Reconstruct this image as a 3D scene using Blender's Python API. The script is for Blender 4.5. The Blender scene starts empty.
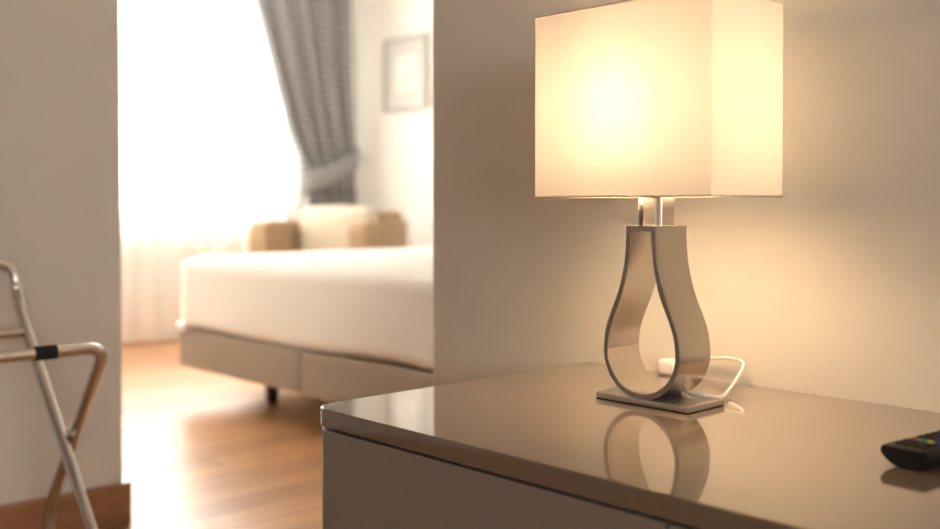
import bpy, bmesh, math, random
from mathutils import Vector, Matrix
random.seed(7)
S = bpy.context.scene
COL = S.collection
PI = math.pi

# ---------------------------------------------------------------- materials
def new_mat(name):
    m = bpy.data.materials.new(name); m.use_nodes = True
    nt = m.node_tree; nt.nodes.clear()
    out = nt.nodes.new('ShaderNodeOutputMaterial')
    return m, nt, out

def N(nt, t, **kw):
    n = nt.nodes.new(t)
    for k, v in kw.items():
        if k in n.inputs: n.inputs[k].default_value = v
        else: setattr(n, k, v)
    return n

def principled(name, col, rough=.5, metal=0., spec=.5, bump=0., bscale=200., var=0., vscale=8.,
               coat=0., stretch=None, sheen=0., detail=3.):
    m, nt, out = new_mat(name)
    b = N(nt, 'ShaderNodeBsdfPrincipled')
    b.inputs['Base Color'].default_value = (*col, 1)
    b.inputs['Roughness'].default_value = rough
    b.inputs['Metallic'].default_value = metal
    b.inputs['Specular IOR Level'].default_value = spec
    b.inputs['Coat Weight'].default_value = coat
    b.inputs['Coat Roughness'].default_value = .012
    b.inputs['Sheen Weight'].default_value = sheen
    tc = N(nt, 'ShaderNodeTexCoord')
    mp = N(nt, 'ShaderNodeMapping')
    if stretch: mp.inputs['Scale'].default_value = stretch
    nt.links.new(tc.outputs['Object'], mp.inputs['Vector'])
    if bump:
        n = N(nt, 'ShaderNodeTexNoise'); n.inputs['Scale'].default_value = bscale
        n.inputs['Detail'].default_value = detail
        nt.links.new(mp.outputs['Vector'], n.inputs['Vector'])
        bp = N(nt, 'ShaderNodeBump'); bp.inputs['Strength'].default_value = bump
        bp.inputs['Distance'].default_value = .002
        nt.links.new(n.outputs['Fac'], bp.inputs['Height'])
        nt.links.new(bp.outputs['Normal'], b.inputs['Normal'])
    if var:
        n2 = N(nt, 'ShaderNodeTexNoise'); n2.inputs['Scale'].default_value = vscale
        n2.inputs['Detail'].default_value = 4
        nt.links.new(mp.outputs['Vector'], n2.inputs['Vector'])
        r = N(nt, 'ShaderNodeValToRGB')
        r.color_ramp.elements[0].position = .3; r.color_ramp.elements[1].position = .7
        r.color_ramp.elements[0].color = (*[c*(1-var) for c in col], 1)
        r.color_ramp.elements[1].color = (*[min(1, c*(1+var)) for c in col], 1)
        nt.links.new(n2.outputs['Fac'], r.inputs['Fac'])
        nt.links.new(r.outputs['Color'], b.inputs['Base Color'])
    nt.links.new(b.outputs[0], out.inputs['Surface'])
    return m

def wood(name, c1, c2, c3, rough, plank=None, gscale=1.0, spec=.5):
    """planks (plank = (length, width)) run along object Y; grain follows them"""
    m, nt, out = new_mat(name)
    b = N(nt, 'ShaderNodeBsdfPrincipled')
    b.inputs['Roughness'].default_value = rough
    b.inputs['Specular IOR Level'].default_value = spec
    tc = N(nt, 'ShaderNodeTexCoord')
    sw = N(nt, 'ShaderNodeMapping'); sw.inputs['Rotation'].default_value = (0, 0, PI/2)
    nt.links.new(tc.outputs['Object'], sw.inputs['Vector'])
    gm = N(nt, 'ShaderNodeMapping'); gm.inputs['Scale'].default_value = (1.2*gscale, 22*gscale, 22*gscale)
    nt.links.new(sw.outputs['Vector'], gm.inputs['Vector'])
    gn = N(nt, 'ShaderNodeTexNoise'); gn.inputs['Scale'].default_value = 2.2
    gn.inputs['Detail'].default_value = 6; gn.inputs['Roughness'].default_value = .62
    gn.inputs['Distortion'].default_value = .6
    nt.links.new(gm.outputs['Vector'], gn.inputs['Vector'])
    r = N(nt, 'ShaderNodeValToRGB')
    e = r.color_ramp.elements
    e[0].position = .3; e[0].color = (*c1, 1); e[1].position = .72; e[1].color = (*c3, 1)
    x = e.new(.5); x.color = (*c2, 1)
    nt.links.new(gn.outputs['Fac'], r.inputs['Fac'])
    col = r.outputs['Color']
    if plank:
        br = N(nt, 'ShaderNodeTexBrick')
        br.inputs['Color1'].default_value = (.78, .78, .78, 1)
        br.inputs['Color2'].default_value = (1.1, 1.1, 1.1, 1)
        br.inputs['Mortar'].default_value = (.35, .3, .26, 1)
        br.inputs['Scale'].default_value = 1
        br.inputs['Mortar Size'].default_value = .0015
        br.inputs['Brick Width'].default_value = plank[0]
        br.inputs['Row Height'].default_value = plank[1]
        br.offset = .37
        nt.links.new(sw.outputs['Vector'], br.inputs['Vector'])
        mx = N(nt, 'ShaderNodeMix', data_type='RGBA', blend_type='MULTIPLY')
        mx.inputs[0].default_value = 1
        nt.links.new(col, mx.inputs[6]); nt.links.new(br.outputs['Color'], mx.inputs[7])
        col = mx.outputs[2]
    nt.links.new(col, b.inputs['Base Color'])
    bp = N(nt, 'ShaderNodeBump'); bp.inputs['Strength'].default_value = .05
    bp.inputs['Distance'].default_value = .001
    nt.links.new(gn.outputs['Fac'], bp.inputs['Height'])
    nt.links.new(bp.outputs['Normal'], b.inputs['Normal'])
    nt.links.new(b.outputs[0], out.inputs['Surface'])
    return m

def cloth_through(name, col, trans, open_):
    """thin fabric: part lets light straight through, part scatters it"""
    m, nt, out = new_mat(name)
    d = N(nt, 'ShaderNodeBsdfDiffuse'); d.inputs['Color'].default_value = (*col, 1)
    t = N(nt, 'ShaderNodeBsdfTranslucent'); t.inputs['Color'].default_value = (*col, 1)
    a = N(nt, 'ShaderNodeMixShader'); a.inputs[0].default_value = trans
    nt.links.new(d.outputs[0], a.inputs[1]); nt.links.new(t.outputs[0], a.inputs[2])
    tc = N(nt, 'ShaderNodeTexCoord')
    n = N(nt, 'ShaderNodeTexNoise'); n.inputs['Scale'].default_value = 350
    nt.links.new(tc.outputs['Object'], n.inputs['Vector'])
    bp = N(nt, 'ShaderNodeBump'); bp.inputs['Strength'].default_value = .1; bp.inputs['Distance'].default_value = .001
    nt.links.new(n.outputs['Fac'], bp.inputs['Height'])
    nt.links.new(bp.outputs['Normal'], d.inputs['Normal'])
    if open_ > 0:
        tr = N(nt, 'ShaderNodeBsdfTransparent')
        x = N(nt, 'ShaderNodeMixShader'); x.inputs[0].default_value = open_
        nt.links.new(a.outputs[0], x.inputs[1]); nt.links.new(tr.outputs[0], x.inputs[2])
        nt.links.new(x.outputs[0], out.inputs['Surface'])
    else:
        nt.links.new(a.outputs[0], out.inputs['Surface'])
    return m

def lined_shade(name, outer, liner, through, trans):
    """lampshade laminate: cream fabric outside, white liner inside, some light comes through"""
    m, nt, out = new_mat(name)
    g = N(nt, 'ShaderNodeNewGeometry')
    mx = N(nt, 'ShaderNodeMix', data_type='RGBA')
    mx.inputs[6].default_value = (*outer, 1); mx.inputs[7].default_value = (*liner, 1)
    nt.links.new(g.outputs['Backfacing'], mx.inputs[0])
    d = N(nt, 'ShaderNodeBsdfDiffuse'); nt.links.new(mx.outputs[2], d.inputs['Color'])
    t = N(nt, 'ShaderNodeBsdfTranslucent'); t.inputs['Color'].default_value = (*through, 1)
    a = N(nt, 'ShaderNodeMixShader'); a.inputs[0].default_value = trans
    nt.links.new(d.outputs[0], a.inputs[1]); nt.links.new(t.outputs[0], a.inputs[2])
    tc = N(nt, 'ShaderNodeTexCoord')
    n = N(nt, 'ShaderNodeTexNoise'); n.inputs['Scale'].default_value = 500
    nt.links.new(tc.outputs['Object'], n.inputs['Vector'])
    bp = N(nt, 'ShaderNodeBump'); bp.inputs['Strength'].default_value = .08; bp.inputs['Distance'].default_value = .001
    nt.links.new(n.outputs['Fac'], bp.inputs['Height']); nt.links.new(bp.outputs['Normal'], d.inputs['Normal'])
    nt.links.new(a.outputs[0], out.inputs['Surface'])
    return m

def checked_cloth(name, c1, c2, cell):
    m, nt, out = new_mat(name)
    b = N(nt, 'ShaderNodeBsdfPrincipled'); b.inputs['Roughness'].default_value = .85
    b.inputs['Specular IOR Level'].default_value = .2; b.inputs['Sheen Weight'].default_value = .2
    uv = N(nt, 'ShaderNodeUVMap'); uv.uv_map = 'UVMap'
    mp = N(nt, 'ShaderNodeMapping'); mp.inputs['Rotation'].default_value = (0, 0, PI/4)
    nt.links.new(uv.outputs[0], mp.inputs['Vector'])
    ck = N(nt, 'ShaderNodeTexChecker'); ck.inputs['Scale'].default_value = 1/cell
    ck.inputs['Color1'].default_value = (*c1, 1); ck.inputs['Color2'].default_value = (*c2, 1)
    nt.links.new(mp.outputs['Vector'], ck.inputs['Vector'])
    nt.links.new(ck.outputs['Color'], b.inputs['Base Color'])
    nt.links.new(b.outputs[0], out.inputs['Surface'])
    return m

def glow(name, col, strength):
    m, nt, out = new_mat(name)
    e = N(nt, 'ShaderNodeEmission'); e.inputs['Color'].default_value = (*col, 1)
    e.inputs['Strength'].default_value = strength
    nt.links.new(e.outputs[0], out.inputs['Surface'])
    return m

def pane_glass(name, tint=(.96, .98, .97)):
    m, nt, out = new_mat(name)
    t = N(nt, 'ShaderNodeBsdfTransparent'); t.inputs['Color'].default_value = (*tint, 1)
    g = N(nt, 'ShaderNodeBsdfGlossy'); g.inputs['Roughness'].default_value = .02
    f = N(nt, 'ShaderNodeFresnel'); f.inputs['IOR'].default_value = 1.45
    x = N(nt, 'ShaderNodeMixShader')
    nt.links.new(f.outputs[0], x.inputs[0]); nt.links.new(t.outputs[0], x.inputs[1]); nt.links.new(g.outputs[0], x.inputs[2])
    nt.links.new(x.outputs[0], out.inputs['Surface'])
    return m

M = {}
M['wall'] = principled('greige_wall_paint', (.72, .697, .632), .75, spec=.25, bump=.08, bscale=260, var=.015, vscale=2)
M['bedwall'] = principled('cream_wall_paint', (.87, .85, .82), .8, spec=.2, bump=.08, bscale=260, var=.015, vscale=2)
M['ceiling'] = principled('white_ceiling_paint', (.82, .79, .75), .85, spec=.2, bump=.06, bscale=200)
M['floor'] = wood('oak_floor', (.36, .185, .085), (.48, .25, .12), (.57, .315, .16), .36, (1.25, .12), spec=.45)
M['skirt'] = wood('brown_skirting_wood', (.26, .125, .062), (.34, .17, .085), (.42, .22, .115), .4)
M['lacquer'] = principled('taupe_gloss_lacquer', (.215, .165, .115), .12, spec=.5, var=.01, coat=1.)
M['lacquer_front'] = principled('taupe_satin_lacquer', (.285, .25, .21), .3, spec=.4, var=.01)
M['carcass'] = principled('dark_plinth_gap_shade', (.03, .025, .02), .7)  # plinth colour, also the painted shade in the dresser gaps
M['nickel'] = principled('brushed_nickel', (.56, .52, .47), .25, metal=1., bump=.06, bscale=60, stretch=(1, 1, 40))
M['nickel_dark_reflect'] = principled('nickel_painted_dark', (.34, .325, .305), .32, metal=1., bump=.05, bscale=90)  # darker nickel: a dark room reflection put into the colour
M['plate_satin'] = principled('satin_steel_plate', (.58, .55, .51), .42, metal=1., bump=.05, bscale=90)
M['felt'] = principled('black_felt', (.012, .011, .01), .95, bump=.2, bscale=800)
M['shade'] = lined_shade('cream_shade_fabric', (.52, .47, .40), (.98, .965, .935), (.98, .955, .92), .085)
M['hem'] = principled('shade_hem', (.72, .62, .50), .8, bump=.1, bscale=600)
M['bulb'] = glow('lit_bulb', (1., .74, .42), 60)
M['socket'] = principled('socket_plastic', (.8, .78, .74), .4, var=.02)
M['cord'] = principled('white_cord_plastic', (.86, .83, .78), .35, var=.02)
M['chrome'] = principled('rack_chrome', (.60, .59, .57), .2, metal=1., bump=.03, bscale=80)
M['bolt'] = principled('polished_bolt', (.9, .9, .9), .08, metal=1., var=.02)
M['strap'] = principled('black_webbing', (.010, .010, .011), .85, bump=.4, bscale=500)
M['mattress'] = principled('white_bed_cover', (.74, .71, .675), .85, spec=.2, bump=.15, bscale=300, sheen=.15)
M['bedbase'] = principled('taupe_leatherette', (.28, .23, .18), .5, spec=.4, bump=.12, bscale=350, var=.03)
M['bedleg'] = principled('dark_bed_leg', (.04, .028, .02), .4, var=.1)
M['highlight'] = principled('white_corner_highlight', (.92, .92, .92), .25, spec=.6, var=.01)  # white for the painted bright spot at the bed corner
M['chair'] = principled('tan_upholstery', (.43, .305, .19), .9, spec=.15, bump=.2, bscale=350, var=.03, sheen=.2)
M['cushion'] = principled('cream_cushion', (.60, .53, .43), .9, spec=.15, bump=.2, bscale=350, sheen=.2)
M['drape'] = checked_cloth('grey_checked_drape', (.47, .475, .49), (.215, .22, .23), .03)
M['sheer'] = cloth_through('white_sheer', (.96, .945, .92), .60, .20)
M['winframe'] = principled('white_window_frame', (.82, .8, .77), .35, var=.01)
M['glass'] = pane_glass('window_pane_glass')
M['fill_window_glass'] = pane_glass('grey_tinted_glass', (.53, .54, .555))  # tint that dims the added fill window
M['picframe'] = principled('silver_grey_frame', (.52, .51, .49), .4, metal=.2, bump=.1, bscale=120)
M['mat_board'] = principled('cream_mount_board', (.64, .63, .61), .5, bump=.05, bscale=300)
M['remote'] = principled('black_remote_plastic', (.009, .0085, .008), .36, spec=.35, bump=.05, bscale=700)
M['remote_face'] = principled('remote_face_plastic', (.022, .02, .018), .4, bump=.05, bscale=700)
M['rubber'] = principled('black_rubber_button', (.02, .019, .019), .55, var=.1)
M['b_red'] = principled('red_button', (.36, .06, .035), .5, var=.05)
M['b_teal'] = principled('teal_button', (.10, .22, .22), .5, var=.05)
M['b_yellow'] = principled('yellow_button', (.62, .46, .03), .5, var=.05)
M['b_blue'] = principled('blue_button', (.03, .07, .3), .5, var=.05)
M['door'] = principled('white_door_paint', (.74, .71, .66), .45, var=.015)

def art_mat():
    m, nt, out = new_mat('pale_print')
    b = N(nt, 'ShaderNodeBsdfPrincipled'); b.inputs['Roughness'].default_value = .35
    tc = N(nt, 'ShaderNodeTexCoord')
    n = N(nt, 'ShaderNodeTexNoise'); n.inputs['Scale'].default_value = 7; n.inputs['Detail'].default_value = 3
    nt.links.new(tc.outputs['Object'], n.inputs['Vector'])
    r = N(nt, 'ShaderNodeValToRGB')
    r.color_ramp.elements[0].position = .35; r.color_ramp.elements[0].color = (.82, .77, .70, 1)
    r.color_ramp.elements[1].position = .65; r.color_ramp.elements[1].color = (.88, .85, .80, 1)
    nt.links.new(n.outputs['Fac'], r.inputs['Fac']); nt.links.new(r.outputs['Color'], b.inputs['Base Color'])
    nt.links.new(b.outputs[0], out.inputs['Surface'])
    return m
M['art'] = art_mat()

# ---------------------------------------------------------------- mesh helpers
def obj(name, bm, mat, parent=None, smooth=None, loc=(0, 0, 0)):
    bmesh.ops.recalc_face_normals(bm, faces=bm.faces[:])
    me = bpy.data.meshes.new(name)
    if smooth:
        big = .15*sum(f.calc_area() for f in bm.faces)
        for f in bm.faces: f.smooth = len(f.verts) < 5 and not (len(bm.faces) < 150 and f.calc_area() > big)
        for e in bm.edges:
            if len(e.link_faces) == 2 and e.calc_face_angle(0) > math.radians(smooth): e.smooth = False
    bm.to_mesh(me); bm.free()
    me.materials.append(M[mat] if isinstance(mat, str) else mat)
    o = bpy.data.objects.new(name, me); COL.objects.link(o)
    o.location = loc
    if parent: o.parent = parent
    return o

def thing(name, label, cat, loc=(0, 0, 0), rz=0, group=None):
    o = bpy.data.objects.new(name, None); COL.objects.link(o)
    o.empty_display_size = .1
    o.location = loc; o.rotation_euler = (0, 0, rz)
    o['label'] = label; o['category'] = cat
    if group: o['group'] = group
    return o

def tag(o, label, cat, group=None):
    o['label'] = label; o['category'] = cat
    if group: o['group'] = group
    return o

def struct(o, label=None):
    o['kind'] = 'structure'
    if label: o['label'] = label; 
    return o

def box(x0, x1, y0, y1, z0, z1, bev=0, seg=2, bm=None):
    own = bmesh.new()
    v = [own.verts.new(p) for p in ((x0,y0,z0),(x1,y0,z0),(x1,y1,z0),(x0,y1,z0),(x0,y0,z1),(x1,y0,z1),(x1,y1,z1),(x0,y1,z1))]
    for f in ((0,3,2,1),(4,5,6,7),(0,1,5,4),(1,2,6,5),(2,3,7,6),(3,0,4,7)):
        own.faces.new([v[i] for i in f])
    if bev:
        bmesh.ops.bevel(own, geom=own.edges[:], offset=bev, segments=seg, profile=.5, affect='EDGES')
    if bm is None: return own
    return merge(bm, own)

def merge(a, b):
    me = bpy.data.meshes.new('tmp'); b.to_mesh(me); b.free(); a.from_mesh(me); bpy.data.meshes.remove(me)
    return a

def extrude(outline, axis, t0, t1, bev=0, seg=2):
    """outline: 2D points; axis 'x' -> (y,z), 'y' -> (x,z), 'z' -> (x,y)"""
    bm = bmesh.new()
    def P(p, t):
        return {'x': (t, p[0], p[1]), 'y': (p[0], t, p[1]), 'z': (p[0], p[1], t)}[axis]
    a = [bm.verts.new(P(p, t0)) for p in outline]; b = [bm.verts.new(P(p, t1)) for p in outline]
    n = len(outline)
    fa = bm.faces.new(a); fb = bm.faces.new(b[::-1])
    for i in range(n): bm.faces.new((a[i], a[(i+1) % n], b[(i+1) % n], b[i]))
    if bev:
        ed = list(set(fa.edges[:] + fb.edges[:]))
        bmesh.ops.bevel(bm, geom=ed, offset=bev, segments=seg, profile=.5, affect='EDGES')
    return bm

def catmull(pts, n=8, closed=False):
    pts = [Vector(p) for p in pts]; out = []
    m = len(pts)
    for i in range(m if closed else m-1):
        if closed: p0, p1, p2, p3 = pts[(i-1) % m], pts[i], pts[(i+1) % m], pts[(i+2) % m]
        else: p0, p1, p2, p3 = pts[max(i-1, 0)], pts[i], pts[i+1], pts[min(i+2, m-1)]
        for k in range(n):
            t = k/n
            out.append(.5*((2*p1)+(-p0+p2)*t+(2*p0-5*p1+4*p2-p3)*t*t+(-p0+3*p1-3*p2+p3)*t**3))
    if not closed: out.append(pts[-1])
    return out

def tube(path, r, seg=12, bm=None, cap=True):
    path = [Vector(p) for p in path]
    bm = bm or bmesh.new()
    rings = []; up = None
    for i, p in enumerate(path):
        t = (path[min(i+1, len(path)-1)] - path[max(i-1, 0)]).normalized()
        if up is None:
            up = Vector((0, 0, 1)) if abs(t.z) < .9 else Vector((1, 0, 0))
        s = t.cross(up).normalized(); up = s.cross(t).normalized()
        rr = r[i] if isinstance(r, (list, tuple)) else r
        rings.append([bm.verts.new(p + rr*(math.cos(2*PI*k/seg)*s + math.sin(2*PI*k/seg)*up)) for k in range(seg)])
    for a, b in zip(rings, rings[1:]):
        for k in range(seg): bm.faces.new((a[k], a[(k+1) % seg], b[(k+1) % seg], b[k]))
    if cap:
        bm.faces.new(rings[0][::-1]); bm.faces.new(rings[-1])
    return bm

def round_poly(pts, r, n=6):
    """polyline with rounded corners (3D), open"""
    pts = [Vector(p) for p in pts]; out = [pts[0]]
    for a, b, c in zip(pts, pts[1:], pts[2:]):
        d1 = (a-b).normalized(); d2 = (c-b).normalized()
        p, q = b+d1*r, b+d2*r
        for k in range(n+1):
            t = k/n; out.append((1-t)**2*p + 2*t*(1-t)*b + t*t*q)
    out.append(pts[-1]); return out

def lathe(prof, seg=24, bm=None, loc=(0, 0, 0)):
    bm = bm or bmesh.new(); L = Vector(loc)
    rings = [[bm.verts.new(L+Vector((r*math.cos(2*PI*k/seg), r*math.sin(2*PI*k/seg), z))) for k in range(seg)] for r, z in prof]
    for a, b in zip(rings, rings[1:]):
        for k in range(seg): bm.faces.new((a[k], a[(k+1) % seg], b[(k+1) % seg], b[k]))
    bm.faces.new(rings[0][::-1]); bm.faces.new(rings[-1]); return bm

def soft_box(x0, x1, y0, y1, z0, z1, r, cuts=14, puff=(0, 0, 0), seg=5):
    """upholstered block: rounded box whose faces swell a little"""
    bm = box(x0, x1, y0, y1, z0, z1)
    bmesh.ops.subdivide_edges(bm, edges=bm.edges[:], cuts=cuts, use_grid_fill=True)
    c = Vector(((x0+x1)/2, (y0+y1)/2, (z0+z1)/2)); h = Vector(((x1-x0)/2, (y1-y0)/2, (z1-z0)/2))
    for v in bm.verts:
        d = v.co - c
        q = Vector([max(-(h[i]-r), min(h[i]-r, d[i])) for i in range(3)])
        e = d - q
        if e.length > 1e-9: e = e.normalized()*r
        n = [d[i]/h[i] for i in range(3)]
        res = q + e
        for i in range(3):
            j, k = (i+1) % 3, (i+2) % 3
            res[i] += puff[i]*(n[i])*(1-n[j]**2)*(1-n[k]**2)*(1 if abs(n[i]) > .6 else 0)
        v.co = c + res
    return bm

def copy_part(o, parent, loc=None):
    c = o.copy(); COL.objects.link(c); c.parent = parent
    if loc is not None: c.location = loc
    return c

# ---------------------------------------------------------------- the room
CEIL = 2.5
WL = -2.631          # face of the wall on the left
WB = 1.414           # face of the wall behind the dresser
WWIN = -6.12          # window wall
WPIC = 4.4           # far wall with the picture
struct(obj('floor', box(-6.3, 5.2, -4.4, 4.6, -.1, 0), 'floor'))
struct(obj('ceiling', box(-6.3, 5.2, -4.4, 4.6, CEIL, CEIL+.1), 'ceiling'))
struct(obj('wall_back', box(-1.625, 5.0, WB, WB+.12, 0, CEIL, .003), 'wall'))
struct(obj('wall_left', box(WL-.12, WL, -4.2, 1.200, 0, CEIL, .003), 'wall'))
RB0, RB1, RZ0, RZ1 = -3.3, -.2, .75, 2.1  # opening for the added fill window, out of view
bm = box(5.0, 5.12, -4.2, RB0, 0, CEIL); box(5.0, 5.12, RB1, WPIC, 0, CEIL, bm=bm)
box(5.0, 5.12, RB0, RB1, 0, RZ0, bm=bm); box(5.0, 5.12, RB0, RB1, RZ1, CEIL, bm=bm)
struct(obj('wall_right', bm, 'wall'))
struct(obj('wall_rear', box(WL-.12, 5.12, -4.32, -4.2, 0, CEIL), 'wall'))
struct(obj('wall_far', box(WWIN-.12, 5.12, WPIC, WPIC+.12, 0, CEIL), 'bedwall'))
struct(obj('wall_near', box(WWIN-.12, WL-.12, .78, .9, 0, CEIL), 'bedwall'))
WB0, WB1, WZ0, WZ1 = 1.25, 3.78, .78, 2.35
bm = box(WWIN-.12, WWIN, .9, WB0, 0, CEIL)
box(WWIN-.12, WWIN, WB1, WPIC, 0, CEIL, bm=bm)
box(WWIN-.12, WWIN, WB0, WB1, 0, WZ0, bm=bm)
box(WWIN-.12, WWIN, WB0, WB1, WZ1, CEIL, bm=bm)
struct(obj('wall_window', bm, 'bedwall'))
# the bedroom window and an added fill window: frame, two sashes, sill
def window(name, x, y0, y1, z0, z1, side, glass='glass'):
    w = bpy.data.objects.new(name, None); COL.objects.link(w); w['kind'] = 'structure'
    w.location = (x, (y0+y1)/2, z0)
    hw = (y1-y0)/2; hz = z1-z0
    bm = box(-.035, .035, -hw, -hw+.05, 0, hz); box(-.035, .035, hw-.05, hw, 0, hz, bm=bm)
    box(-.035, .035, -hw+.05, hw-.05, 0, .05, bm=bm); box(-.035, .035, -hw+.05, hw-.05, hz-.05, hz, bm=bm)
    box(-.035, .035, -.03, .03, .05, hz-.05, bm=bm)
    obj('window_frame', bm, 'winframe', w)
    for s in (-1, 1):
        a, b = sorted((s*.03, s*(hw-.05)))
        obj('pane', box(-.004, .004, a, b, .05, hz-.05), glass, w)
    a, b = sorted((side*.045, side*.10))
    obj('window_sill', box(a, b, -hw-.03, hw+.03, -.03, .0, .004), 'winframe', w)
window('window_1', WWIN-.06, WB0, WB1, WZ0, WZ1, 1)
window('added_fill_window', 5.06, RB0, RB1, RZ0, RZ1, -1, 'fill_window_glass')  # added out of view for neutral daylight on near walls and dresser
# wooden baseboard on the left wall, turning the corner
bm = extrude([(WL, -4.2), (WL+.016, -4.2), (WL+.016, 1.217), (WL-.12, 1.217), (WL-.12, 1.200), (WL, 1.200)], 'z', 0, .11, .003)
struct(obj('baseboard_left', bm, 'skirt', smooth=40))
# door in the rear wall, behind the camera
d = bpy.data.objects.new('door_1', None); COL.objects.link(d); d['kind'] = 'structure'; d.location = (-1.2, -4.2, 0)
obj('door_leaf', box(-.42, .42, 0, .03, .005, 2.05, .004), 'door', d)
bm = box(-.5, -.425, 0, .045, 0, 2.13); box(.425, .5, 0, .045, 0, 2.13, bm=bm); box(-.425, .425, 0, .045, 2.055, 2.13, bm=bm)
obj('door_frame', bm, 'door', d)
h = obj('door_handle', tube(round_poly([(.36, .03, 1.0), (.36, .075, 1.0), (.24, .075, 1.0)], .015), .008), 'chrome', d, smooth=40)

# ---------------------------------------------------------------- dresser
DT = .568
LA, RA = -1.20, .62
FB = .822
t = thing('dresser', 'long glossy taupe dresser along the wall under the lamp', 'dresser', (LA, FB, 0))
Wd = RA-LA; Dd = WB-.002-FB
def rounded_rect(w, d, r, n=8):
    p = [(r-r*math.cos(k/n*PI/2), r-r*math.sin(k/n*PI/2)) for k in range(n+1)]        # left front
    p += [(w-r+r*math.sin(k/n*PI/2), r-r*math.cos(k/n*PI/2)) for k in range(n+1)]     # right front
    p += [(w, d), (0, d)]
    return p
obj('top', extrude(rounded_rect(Wd, Dd, .030), 'z', DT-.0245, DT, .0024, 3), 'lacquer', t, smooth=35)
bm = box(.007, Wd-.007, .030, Dd, .06, DT-.0245)
obj('carcass', bm, 'lacquer_front', t)
bm = box(.03, Wd-.03, .05, Dd-.02, 0, .06)
obj('plinth', bm, 'carcass', t)
obj('gap_shade_strip', box(.02, Wd-.02, .0272, .0298, .06, DT-.0245), 'carcass', t)  # dark strip painting the shade inside the gaps round the drawers
cw = .6005
edges = [.0065, cw, cw+.61, Wd-.0065]
for c in range(3):
    for (z0, z1) in ((.066, .300), (.304, DT-.029)):
        x0 = edges[c]+(.0 if c == 0 else .002); x1 = edges[c+1]-(.0 if c == 2 else .002)
        n = 8; r = .026
        o = []
        if c == 0: o += [(x0+r-r*math.cos(k/n*PI/2), r-r*math.sin(k/n*PI/2)) for k in range(n+1)]
        else: o += [(x0, 0)]
        if c == 2: o += [(x1-r+r*math.sin(k/n*PI/2), r-r*math.cos(k/n*PI/2)) for k in range(n+1)]
        else: o += [(x1, 0)]
        o += [(x1, .027), (x0, .027)]
        obj('drawer', extrude(o, 'z', z0, z1, .0012, 2), 'lacquer_front', t, smooth=35)

# ---------------------------------------------------------------- table lamp
LX, LY = -.891, 1.1954
t = thing('table_lamp', 'lit table lamp, white rectangular shade on open metal teardrop base', 'lamp', (LX, LY, DT))
bp = obj('base_plate', box(-.0770, .0825, -.041, .046, .0012, .0092, .0008, 2), 'plate_satin', t, smooth=35)
obj('felt_pad', box(-.0760, .0815, -.040, .045, 0, .0013), 'felt', bp)
half = [(.0252, .250), (.0258, .225), (.0282, .2005), (.0334, .1760), (.0420, .1499), (.0540, .1240), (.0627, .1000), (.0661, .0736)]
cur = [(p.x, p.z) for p in catmull([(x, 0, z) for x, z in half], 10)]
arc = [(.066*math.cos(a), .0736-.066*math.sin(a)) for a in [k/28*PI/2 for k in range(1, 29)]]
prof = cur + arc                                  # top right, down to the bottom centre
def inset(pr, th):
    out = []
    for i, p in enumerate(pr):
        a = pr[max(i-1, 0)]; b = pr[min(i+1, len(pr)-1)]
        tx, tz = b[0]-a[0], b[1]-a[1]; L = math.hypot(tx, tz)
        out.append((p[0]+tz/L*th, p[1]-tx/L*th))
    return out
inn = inset(prof, .0074)
inn = [(x, min(z, .2425)) for x, z in inn]
inn[-1] = (0, inn[-1][1])
bm = bmesh.new()
def loop(pr, y):
    r = [bm.verts.new((x, y, z)) for x, z in pr]
    l = [bm.verts.new((-x, y, z)) for x, z in pr[:-1]][::-1]
    return r + l
DP = .0363
of, ob, nf, nb = loop(prof, -DP), loop(prof, DP), loop(inn, -DP), loop(inn, DP)
n = len(of)
for i in range(n):
    j = (i+1) % n
    bm.faces.new((of[i], of[j], ob[j], ob[i])); bm.faces.new((nf[i], nb[i], nb[j], nf[j]))
    bm.faces.new((of[i], nf[i], nf[j], of[j])); bm.faces.new((ob[i], ob[j], nb[j], nb[i]))
fr = obj('teardrop_frame', bm, 'nickel', t, smooth=30)
fr.data.materials.append(M['nickel_dark_reflect'])
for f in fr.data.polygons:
    if abs(f.normal.y) > .7: f.material_index = 1  # front and back faces painted darker, as if reflecting a dark room
nk = obj('neck', box(-.0043, .0043, -.0362, .0362, .2495, .298, .0005, 1), 'nickel', t, smooth=35)
nk.data.materials.append(M['nickel_dark_reflect'])
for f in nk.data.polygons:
    if abs(f.normal.y) > .7: f.material_index = 1  # same painted dark reflection on the neck
bm = tube([(.0078, 0, .2495), (.0078, 0, .30)], .0032)
lathe([(.010, .2895), (.0115, .2905), (.0115, .2925), (.009, .294)], bm=bm, loc=(.0078, 0, 0))
obj('rod', bm, 'chrome', t, smooth=35)
# the shade: four fabric panels, hems, wire spider
SX, SY, Z0, Z1 = .1525, .085, .2912, .5536
r = .0025
def shade_ring(ex=0., n=4):
    o = []
    for cx, cy, a0 in ((SX-r, SY-r, 0), (-SX+r, SY-r, PI/2), (-SX+r, -SY+r, PI), (SX-r, -SY+r, 3*PI/2)):
        for k in range(n+1):
            a = a0+k/n*PI/2; o.append((cx+(r+ex)*math.cos(a), cy+(r+ex)*math.sin(a)))
    return o
bm = bmesh.new()
ro = shade_ring()
lv = [Z0+(Z1-Z0)*k/6 for k in range(7)]
rr = [[bm.verts.new((x, y, z)) for x, y in ro] for z in lv]
for a, b in zip(rr, rr[1:]):
    for k in range(len(ro)): bm.faces.new((a[k], a[(k+1) % len(ro)], b[(k+1) % len(ro)], b[k]))
sh = obj('lamp_shade', bm, 'shade', t, smooth=40)
sh.location.x = -.004
for z in (Z0, Z1):
    bm = bmesh.new(); pts = shade_ring(-.0006)
    path = [(x, y, z) for x, y in pts]; path.append(path[0])
    tube(path, .0014, 8, bm=bm, cap=False)
    obj('hem', bm, 'hem', sh, smooth=60)
bm = bmesh.new()
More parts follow.
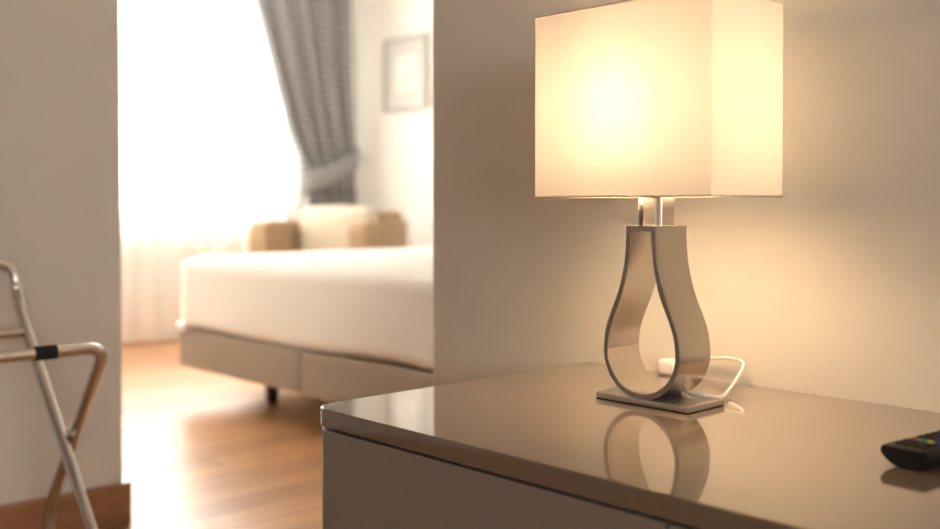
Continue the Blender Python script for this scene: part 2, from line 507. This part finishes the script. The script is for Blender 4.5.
for s in (-1, 1):
    tube([(0, 0, Z0+.012), (s*(SX-.002), 0, Z0+.012), (s*(SX-.002), 0, Z0)], .0014, 8, bm=bm)
obj('spider', bm, 'chrome', sh, smooth=40)
obj('socket', lathe([(.013, .296), (.019, .298), (.019, .355), (.016, .36)]), 'socket', t, smooth=40)
obj('bulb', lathe([(.012, .361), (.014, .370), (.024, .380), (.028, .392), (.028, .450), (.024, .468), (.012, .479), (.003, .482)], 24), 'bulb', t, smooth=60)
# the cord: out of the ring's side, a loop on the dresser, back along the wall
def L(a, b, z): return (a-LX, b-LY, z)
pts = [L(-.858, 1.217, .021), L(-.846, 1.213, .0155), L(-.822, 1.226, .0125), L(-.826, 1.262, .0075), L(-.846, 1.31, .0075),
       L(-.858, 1.355, .022), L(-.868, 1.384, .035), L(-.885, 1.395, .0395), L(-.920, 1.399, .0385), L(-.97, 1.399, .028), L(-1.0, 1.398, .016)]
cd = obj('power_cord', tube(catmull(pts, 10), .0027, 10), 'cord', t, smooth=60)
bm = tube([L(-.8615, 1.2075, .0232), L(-.854, 1.2105, .0192)], [.0052, .0042], 12)
obj('grommet', bm, 'cord', cd, smooth=40)
obj('plug', soft_box(*(lambda c: (c[0]-.024, c[0]+.012, c[1]-.013, c[1]+.013, .0, .026))(L(-1.008, 1.398, 0)), .006, 6), 'cord', cd, smooth=60)

# ---------------------------------------------------------------- remote control
t = thing('remote_control', 'black remote control with coloured buttons lying on the dresser', 'remote control', (-.4872, 1.0855, DT), math.radians(-6))
sec = [(-.0250, .0200), (-.0264, .0182), (-.0264, .0130), (-.0200, .0066), (-.0120, .0018), (-.0060, 0), (.0110, 0), (.0165, .0018),
       (.0220, .0066), (.0264, .0130), (.0264, .0182), (.0250, .0200), (.0235, .0212), (-.0235, .0212)]
bm = bmesh.new(); rings = []
LR = .19
for y, sx, lift, top in ((0, .965, .0004, 0), (.0016, .99, .0001, .0), (.007, 1., 0, 0), (.02, 1, 0, 0), (.1, .98, 0, 0), (.17, 1, 0, 0), (LR-.005, .98, .001, 0), (LR, .93, .005, -.002)):
    ring = []
    for x, z in sec:
        zz = z if z > .013 else .0135-(.0135-z)*(.0135-lift)/.0135
        ring.append(bm.verts.new((x*sx, y, zz+(top if z > .019 else 0))))
    rings.append(ring)
for a, b in zip(rings, rings[1:]):
    for k in range(len(sec)): bm.faces.new((a[k], a[(k+1) % len(sec)], b[(k+1) % len(sec)], b[k]))
bm.faces.new(rings[0]); bm.faces.new(rings[-1][::-1])
obj('body', bm, 'remote', t, smooth=32)
obj('face_plate', box(-.0215, .0215, .008, LR-.008, .0205, .0216, .0004, 1), 'remote_face', t)
cols = (-.0135, -.0040, .0055, .0150)
for rrow in range(11):
    y = .017+.0145*rrow + (.0015 if rrow > 2 else 0)
    for ci, x in enumerate(cols):
        if rrow == 2: m, lab = [('b_red', 'red button'), ('b_teal', 'green button'), ('b_yellow', 'yellow button'), ('b_blue', 'blue button')][ci]
        else: m, lab = 'rubber', None
        o = obj('button', soft_box(-.0042, .0042, -.0032, .0032, 0, .0030, .0014, 3), m, t, smooth=60, loc=(x, y, .0213))
        if lab: o['label'] = lab

# ---------------------------------------------------------------- luggage rack
RB = .9014
t = thing('luggage_rack', 'folding chrome luggage rack with a black sleeve on its rail', 'luggage rack', (-2.237, RB, 0))
# local: x = across the legs (room a), y runs from 0 back towards the camera side
RW = .62; TR = .0122
def frame(pts, rad, n=8): return round_poly(pts, rad, n)
# frame holding the front rail: foot - leg - rail - leg - foot
rail = (.183, 0, .556)
A = [(-.125, 0, .0), (-.118, 0, .165), rail, (.183, -RW, .556), (-.118, -RW, .165), (-.125, -RW, .0)]
obj('front_rail_frame', tube(frame(A, .045), TR, 12), 'chrome', t, smooth=60)
# frame holding the back: foot - leg - upright - top bow
ib = .024
B = [(.337, -ib, .0), (-.243, -ib, .623), (-.255, -ib, .712), (-.255, -RW+ib, .712), (-.243, -RW+ib, .623), (.337, -RW+ib, .0)]
obj('back_frame', tube(frame(B, .05), TR, 12), 'chrome', t, smooth=60)
obj('back_rail', tube([(-.185, -ib-.004, .555), (-.185, -RW+ib+.004, .555)], TR, 12), 'chrome', t, smooth=60)
for y in (-ib/2, -RW+ib/2):
    obj('pivot', tube([(-.001, y-.024, .356), (-.001, y+.024, .356)], .006, 12), 'bolt', t, smooth=40)
for (x, z) in ((-.248, .654), (-.237, .617)):
    for yy in (-ib, -RW+ib):
        o = obj('bolt', lathe([(.0125, -.009), (.0155, -.006), (.0155, .006), (.0125, .009)], 14), 'bolt', t, smooth=50, loc=(x, yy, z))
for y in (-.1225, -RW+.1225):
    obj('rail_sleeve', tube([(.183, y-.0215, .556), (.183, y+.0215, .556)], TR+.0022, 16), 'strap', t, smooth=40)
for y in (-.265, -.355):
    pts = []
    for k in range(9): a = -PI/2+k/8*PI; pts.append((.183+.0135*math.cos(a), .556+.0135*math.sin(a)))
    pts2 = [(.183, .5705), (.0, .556), (-.185, .5685)]
    for k in range(1, 9): a = PI/2+k/8*PI; pts2.append((-.185+.0135*math.cos(a), .555+.0135*math.sin(a)))
    out = pts + pts2[1:]
    bm = bmesh.new(); th = .0016
    ins = []
    for i, p in enumerate(out):
        a = out[max(0, i-1)]; b = out[min(len(out)-1, i+1)]
        dx, dz = b[0]-a[0], b[1]-a[1]; l = math.hypot(dx, dz); ins.append((p[0]-dz/l*-th*-1, p[1]+dx/l*-th*-1))
    lo = out + ins[::-1]
    obj('strap', extrude(lo, 'y', y-.03, y+.03), 'strap', t, smooth=50)

# ---------------------------------------------------------------- bed
BL, BF = -4.102, 2.124        # far left end, near side
t = thing('bed', 'white covered double bed on a taupe upholstered base by the window', 'bed', (BL, BF, 0))
HB = .917; BLN = 2.10
for k in range(2):
    x0 = k*HB+.0015; x1 = (k+1)*HB-.0015
    o = obj('base', soft_box(x0, x1, 0, BLN, .150, .318, .012, 8), 'bedbase', t, smooth=50)
    for (lx, ly) in ((.30 if k == 0 else .62, .275), (.30 if k == 0 else .62, BLN-.25)):
        obj('leg', lathe([(.024, 0), (.026, .004), (.032, .15), (.032, .152)], 16, loc=(x0+lx, ly, 0)), 'bedleg', o, smooth=40)
bm = soft_box(-.012, 2*HB+.012, -.008, BLN+.02, .318, .622, .055, 26, puff=(0, 0.006, .02))
for v in bm.verts:
    # the cover hangs with soft long ripples along its lower edge
    tt = (v.co.z-.318)/.082
    if 0 < tt < 1: v.co.z = .318+.082*tt**1.7
    k = max(0, (.5-v.co.z)/.2)
    if v.co.y < .2: v.co.y += k*.006*math.sin(v.co.x*9+1)-.002*k
    if v.co.z < .36: v.co.z += .006*math.sin(v.co.x*5.2+.6)+.002
obj('mattress', bm, 'mattress', t, smooth=80)
obj('corner_highlight', soft_box(.000, .058, -.014, .04, .302, .342, .012, 6), 'highlight', t, smooth=60)  # white block shaped as the window-lit bright spot on this corner
# pillows and headboard against the far wall (out of sight beyond the doorway edge)
obj('headboard', box(-.02, 2*HB+.02, BLN+.06, BLN+.13, 0, 1.1, .012, 3), 'bedbase', t, smooth=40)

# ---------------------------------------------------------------- armchair in the corner
th = math.radians(24)
t = thing('armchair', 'tan upholstered armchair in the corner behind the bed', 'armchair', (-5.045, 3.59, 0), th)
W2, D2 = .39, .27
def arm_bm(x0, x1):
    n = 8; r = .055
    o = [(-D2, .12), (-D2, .745-r)] + [(-D2+r-r*math.cos(k/n*PI/2), .745-r+r*math.sin(k/n*PI/2)) for k in range(1, n+1)] + [(D2-.02, .745), (D2-.02, .12)]
    return extrude(o, 'x', x0, x1, .014, 3)
obj('arm', arm_bm(-W2, -W2+.12), 'chair', t, smooth=40)
obj('arm', arm_bm(W2-.12, W2), 'chair', t, smooth=40)
obj('back', soft_box(-W2+.03, W2-.03, D2-.12, D2, .12, .805, .04, 12), 'chair', t, smooth=60)
obj('seat', soft_box(-W2+.122, W2-.122, -D2+.01, D2-.122, .12, .33, .02, 8), 'chair', t, smooth=60)
obj('seat_cushion', soft_box(-W2+.125, W2-.125, -D2, D2-.125, .332, .46, .045, 10, puff=(0, 0, .02)), 'cushion', t, smooth=60)
bm = soft_box(-.255, .255, -.06, .06, 0, .36, .05, 14, puff=(0, .03, .015))
o = obj('back_cushion', bm, 'cushion', t, smooth=80, loc=(0.0, D2-.20, .462)); o.rotation_euler = (-.12, 0, 0)
for sx in (-1, 1):
    for sy in (-1, 1):
        obj('leg', lathe([(.014, 0), (.016, .003), (.024, .12), (.024, .125)], 14, loc=(sx*(W2-.06), sy*(D2-.06), 0)), 'bedleg', t, smooth=40)

# ---------------------------------------------------------------- curtains
def sheet(name, rows, mat, parent=None, nu=160):
    """rows: list of (z, f) with f(u) -> (x, y)"""
    bm = bmesh.new(); uvl = bm.loops.layers.uv.new('UVMap')
    grid = []
    for z, f in rows:
        grid.append([bm.verts.new((*f(u/nu), z)) for u in range(nu+1)])
    for i, (a, b) in enumerate(zip(grid, grid[1:])):
        for k in range(nu):
            fc = bm.faces.new((a[k], a[k+1], b[k+1], b[k]))
            for lp, (ku, zz) in zip(fc.loops, ((k, rows[i][0]), (k+1, rows[i][0]), (k+1, rows[i+1][0]), (k, rows[i+1][0]))):
                lp[uvl].uv = (ku/nu*1.6, zz)
    o = obj(name, bm, mat, parent, smooth=80)
    return o
def sheer_row(z):
    def f(u):
        y = .95+u*3.30
        k = .75+.25*math.sin(y*2.1)
        x = -5.872+.022*k*math.sin(y*44+.8*math.sin(y*5))+.010*math.sin(y*17+z*.3)
        return (x, y)
    return f
o = sheet('sheer_curtain', [(z, sheer_row(z)) for z in [.02+k*(CEIL-.025)/20 for k in range(21)]], 'sheer', nu=700)
tag(o, 'white sheer curtain glowing with daylight across the window', 'curtain')

def interp(tab, z):
    tab = sorted(tab)
    if z <= tab[0][0]: return tab[0][1]
    if z >= tab[-1][0]: return tab[-1][1]
    for (z0, v0), (z1, v1) in zip(tab, tab[1:]):
        if z0 <= z <= z1:
            s = (z-z0)/(z1-z0); return v0+(v1-v0)*s
AX = -5.73
left = [(.02, 3.86), (.80, 3.88), (.98, 3.905), (1.05, 3.87), (1.30, 3.745), (1.54, 3.67), (1.86, 3.575), (2.20, 3.47), (2.5, 3.40)]  # left and right edges worked out beforehand from image pixels on the drape plane
right = [(.02, 4.28), (.9, 4.27), (1.10, 4.27), (1.25, 4.26), (1.65, 4.235), (2.5, 4.22)]
def drape_row(z):
    y0, y1 = interp(left, z), interp(right, z)
    tie = math.exp(-((z-1.03)/.10)**2)
    def f(u):
        y = y0+(y1-y0)*u
        amp = .036*(1-.72*tie)
        x = AX+amp*math.sin(u*2*PI*4.2+.9*math.sin(3*u))+.007*(1-tie)*math.sin(u*2*PI*11)
        return (x, y)
    return f
t = thing('drape', 'grey checked drape gathered by a tieback beside the window', 'curtain', (0, 0, 0))
zs = [.02+k*(CEIL-.025)/60 for k in range(61)]
ob_ = sheet('drape_panel', [(z, drape_row(z)) for z in zs], 'drape', t, nu=200)
sm = ob_.modifiers.new('thickness', 'SOLIDIFY'); sm.thickness = .003
# tieback band: a fabric loop round the gathers, rising to the hook at the wall
bm = bmesh.new(); uvl = bm.loops.layers.uv.new('UVMap'); ring = []
n = 48
for k in range(n):
    a = 2*PI*k/n
    y = 4.075+.235*math.cos(a)
    x = AX+.078*math.sin(a)
    s = (y-3.84)/.47
    zc = .975+.19*max(s, 0)**1.1
    hw_ = .07
    ring.append([bm.verts.new((x*1.0+.006*math.sin(j/4*PI), y, zc-hw_+2*hw_*j/4)) for j in range(5)])
for k in range(n):
    for j in range(4):
        fc = bm.faces.new((ring[k][j], ring[(k+1) % n][j], ring[(k+1) % n][j+1], ring[k][j+1]))
        for lp, (ku, jj) in zip(fc.loops, ((k, j), (k+1, j), (k+1, j+1), (k, j+1))): lp[uvl].uv = (ku/n*1.1, jj*.035)
tb = obj('tieback', bm, 'drape', t, smooth=80)
sm = tb.modifiers.new('thickness', 'SOLIDIFY'); sm.thickness = .004
obj('tieback_hook', tube(round_poly([(AX, 4.398, 1.15), (AX, 4.34, 1.15), (AX, 4.34, 1.19)], .012), .006), 'chrome', t, smooth=50)

# ---------------------------------------------------------------- framed picture on the far wall
t = thing('framed_picture', 'framed pale print on the cream wall beside the drape', 'picture', (-5.312, WPIC, 1.462))
wf, hf, bw = .222, .485, .026
bm = box(-wf, -wf+bw, -.032, -.001, 0, hf, .003); box(wf-bw, wf, -.032, -.001, 0, hf, .003, bm=bm)
box(-wf+bw, wf-bw, -.032, -.001, 0, bw, .003, bm=bm); box(-wf+bw, wf-bw, -.032, -.001, hf-bw, hf, .003, bm=bm)
obj('frame', bm, 'picframe', t)
obj('mount_board', box(-wf+bw, wf-bw, -.014, -.004, bw, hf-bw), 'mat_board', t)
obj('print', box(-.105, .105, -.0165, -.014, .12, hf-.12), 'art', t)

# ---------------------------------------------------------------- lights
def light(name, kind, loc, rot, energy, col, parent=None, **kw):
    l = bpy.data.lights.new(name, kind); l.energy = energy; l.color = col
    for k, v in kw.items(): setattr(l, k, v)
    o = bpy.data.objects.new(name, l); COL.objects.link(o); o.location = loc; o.rotation_euler = rot
    return o
for dz in (.388, .448):        # the tall frosted bulb
    light('lamp_bulb_light', 'POINT', (LX-.004, LY, DT+dz), (0, 0, 0), 7.8, (1., .61, .37), shadow_soft_size=.036)
for nm, x, y0, y1, z0, z1, ry in (('window_portal', WWIN-.13, WB0, WB1, WZ0, WZ1, -PI/2), ('window_portal', 5.13, RB0, RB1, RZ0, RZ1, PI/2)):  # second portal belongs to the added fill window
    p = light(nm, 'AREA', (x, (y0+y1)/2, (z0+z1)/2), (0, ry, 0), 1, (1, 1, 1), shape='RECTANGLE', size=z1-z0, size_y=y1-y0)
    p.data.cycles.is_portal = True

W = bpy.data.worlds.new('daylight'); S.world = W; W.use_nodes = True
bg = W.node_tree.nodes['Background']; bg.inputs['Color'].default_value = (1., .955, .90, 1); bg.inputs['Strength'].default_value = 44

# ---------------------------------------------------------------- camera
cam = bpy.data.cameras.new('camera'); co = bpy.data.objects.new('camera', cam); COL.objects.link(co)
co.location = (0, 0, .85)
co.rotation_euler = (math.radians(90-.9), 0, math.radians(46.9))
cam.sensor_width = 36; cam.lens = 36*1037/940
cam.shift_y = -45.2/940
cam.clip_start = .05
cam.dof.use_dof = True; cam.dof.focus_distance = 1.43; cam.dof.aperture_fstop = 2.5
S.camera = co

S.view_settings.view_transform = 'Standard'; S.view_settings.look = 'None'
S.view_settings.exposure = 0; S.view_settings.gamma = 1
S.view_settings.use_curve_mapping = False
c = S.cycles
c.use_denoising = True
c.max_bounces = 14; c.diffuse_bounces = 10; c.glossy_bounces = 5; c.transmission_bounces = 6; c.transparent_max_bounces = 12
c.caustics_reflective = False; c.caustics_refractive = False
c.sample_clamp_indirect = 60
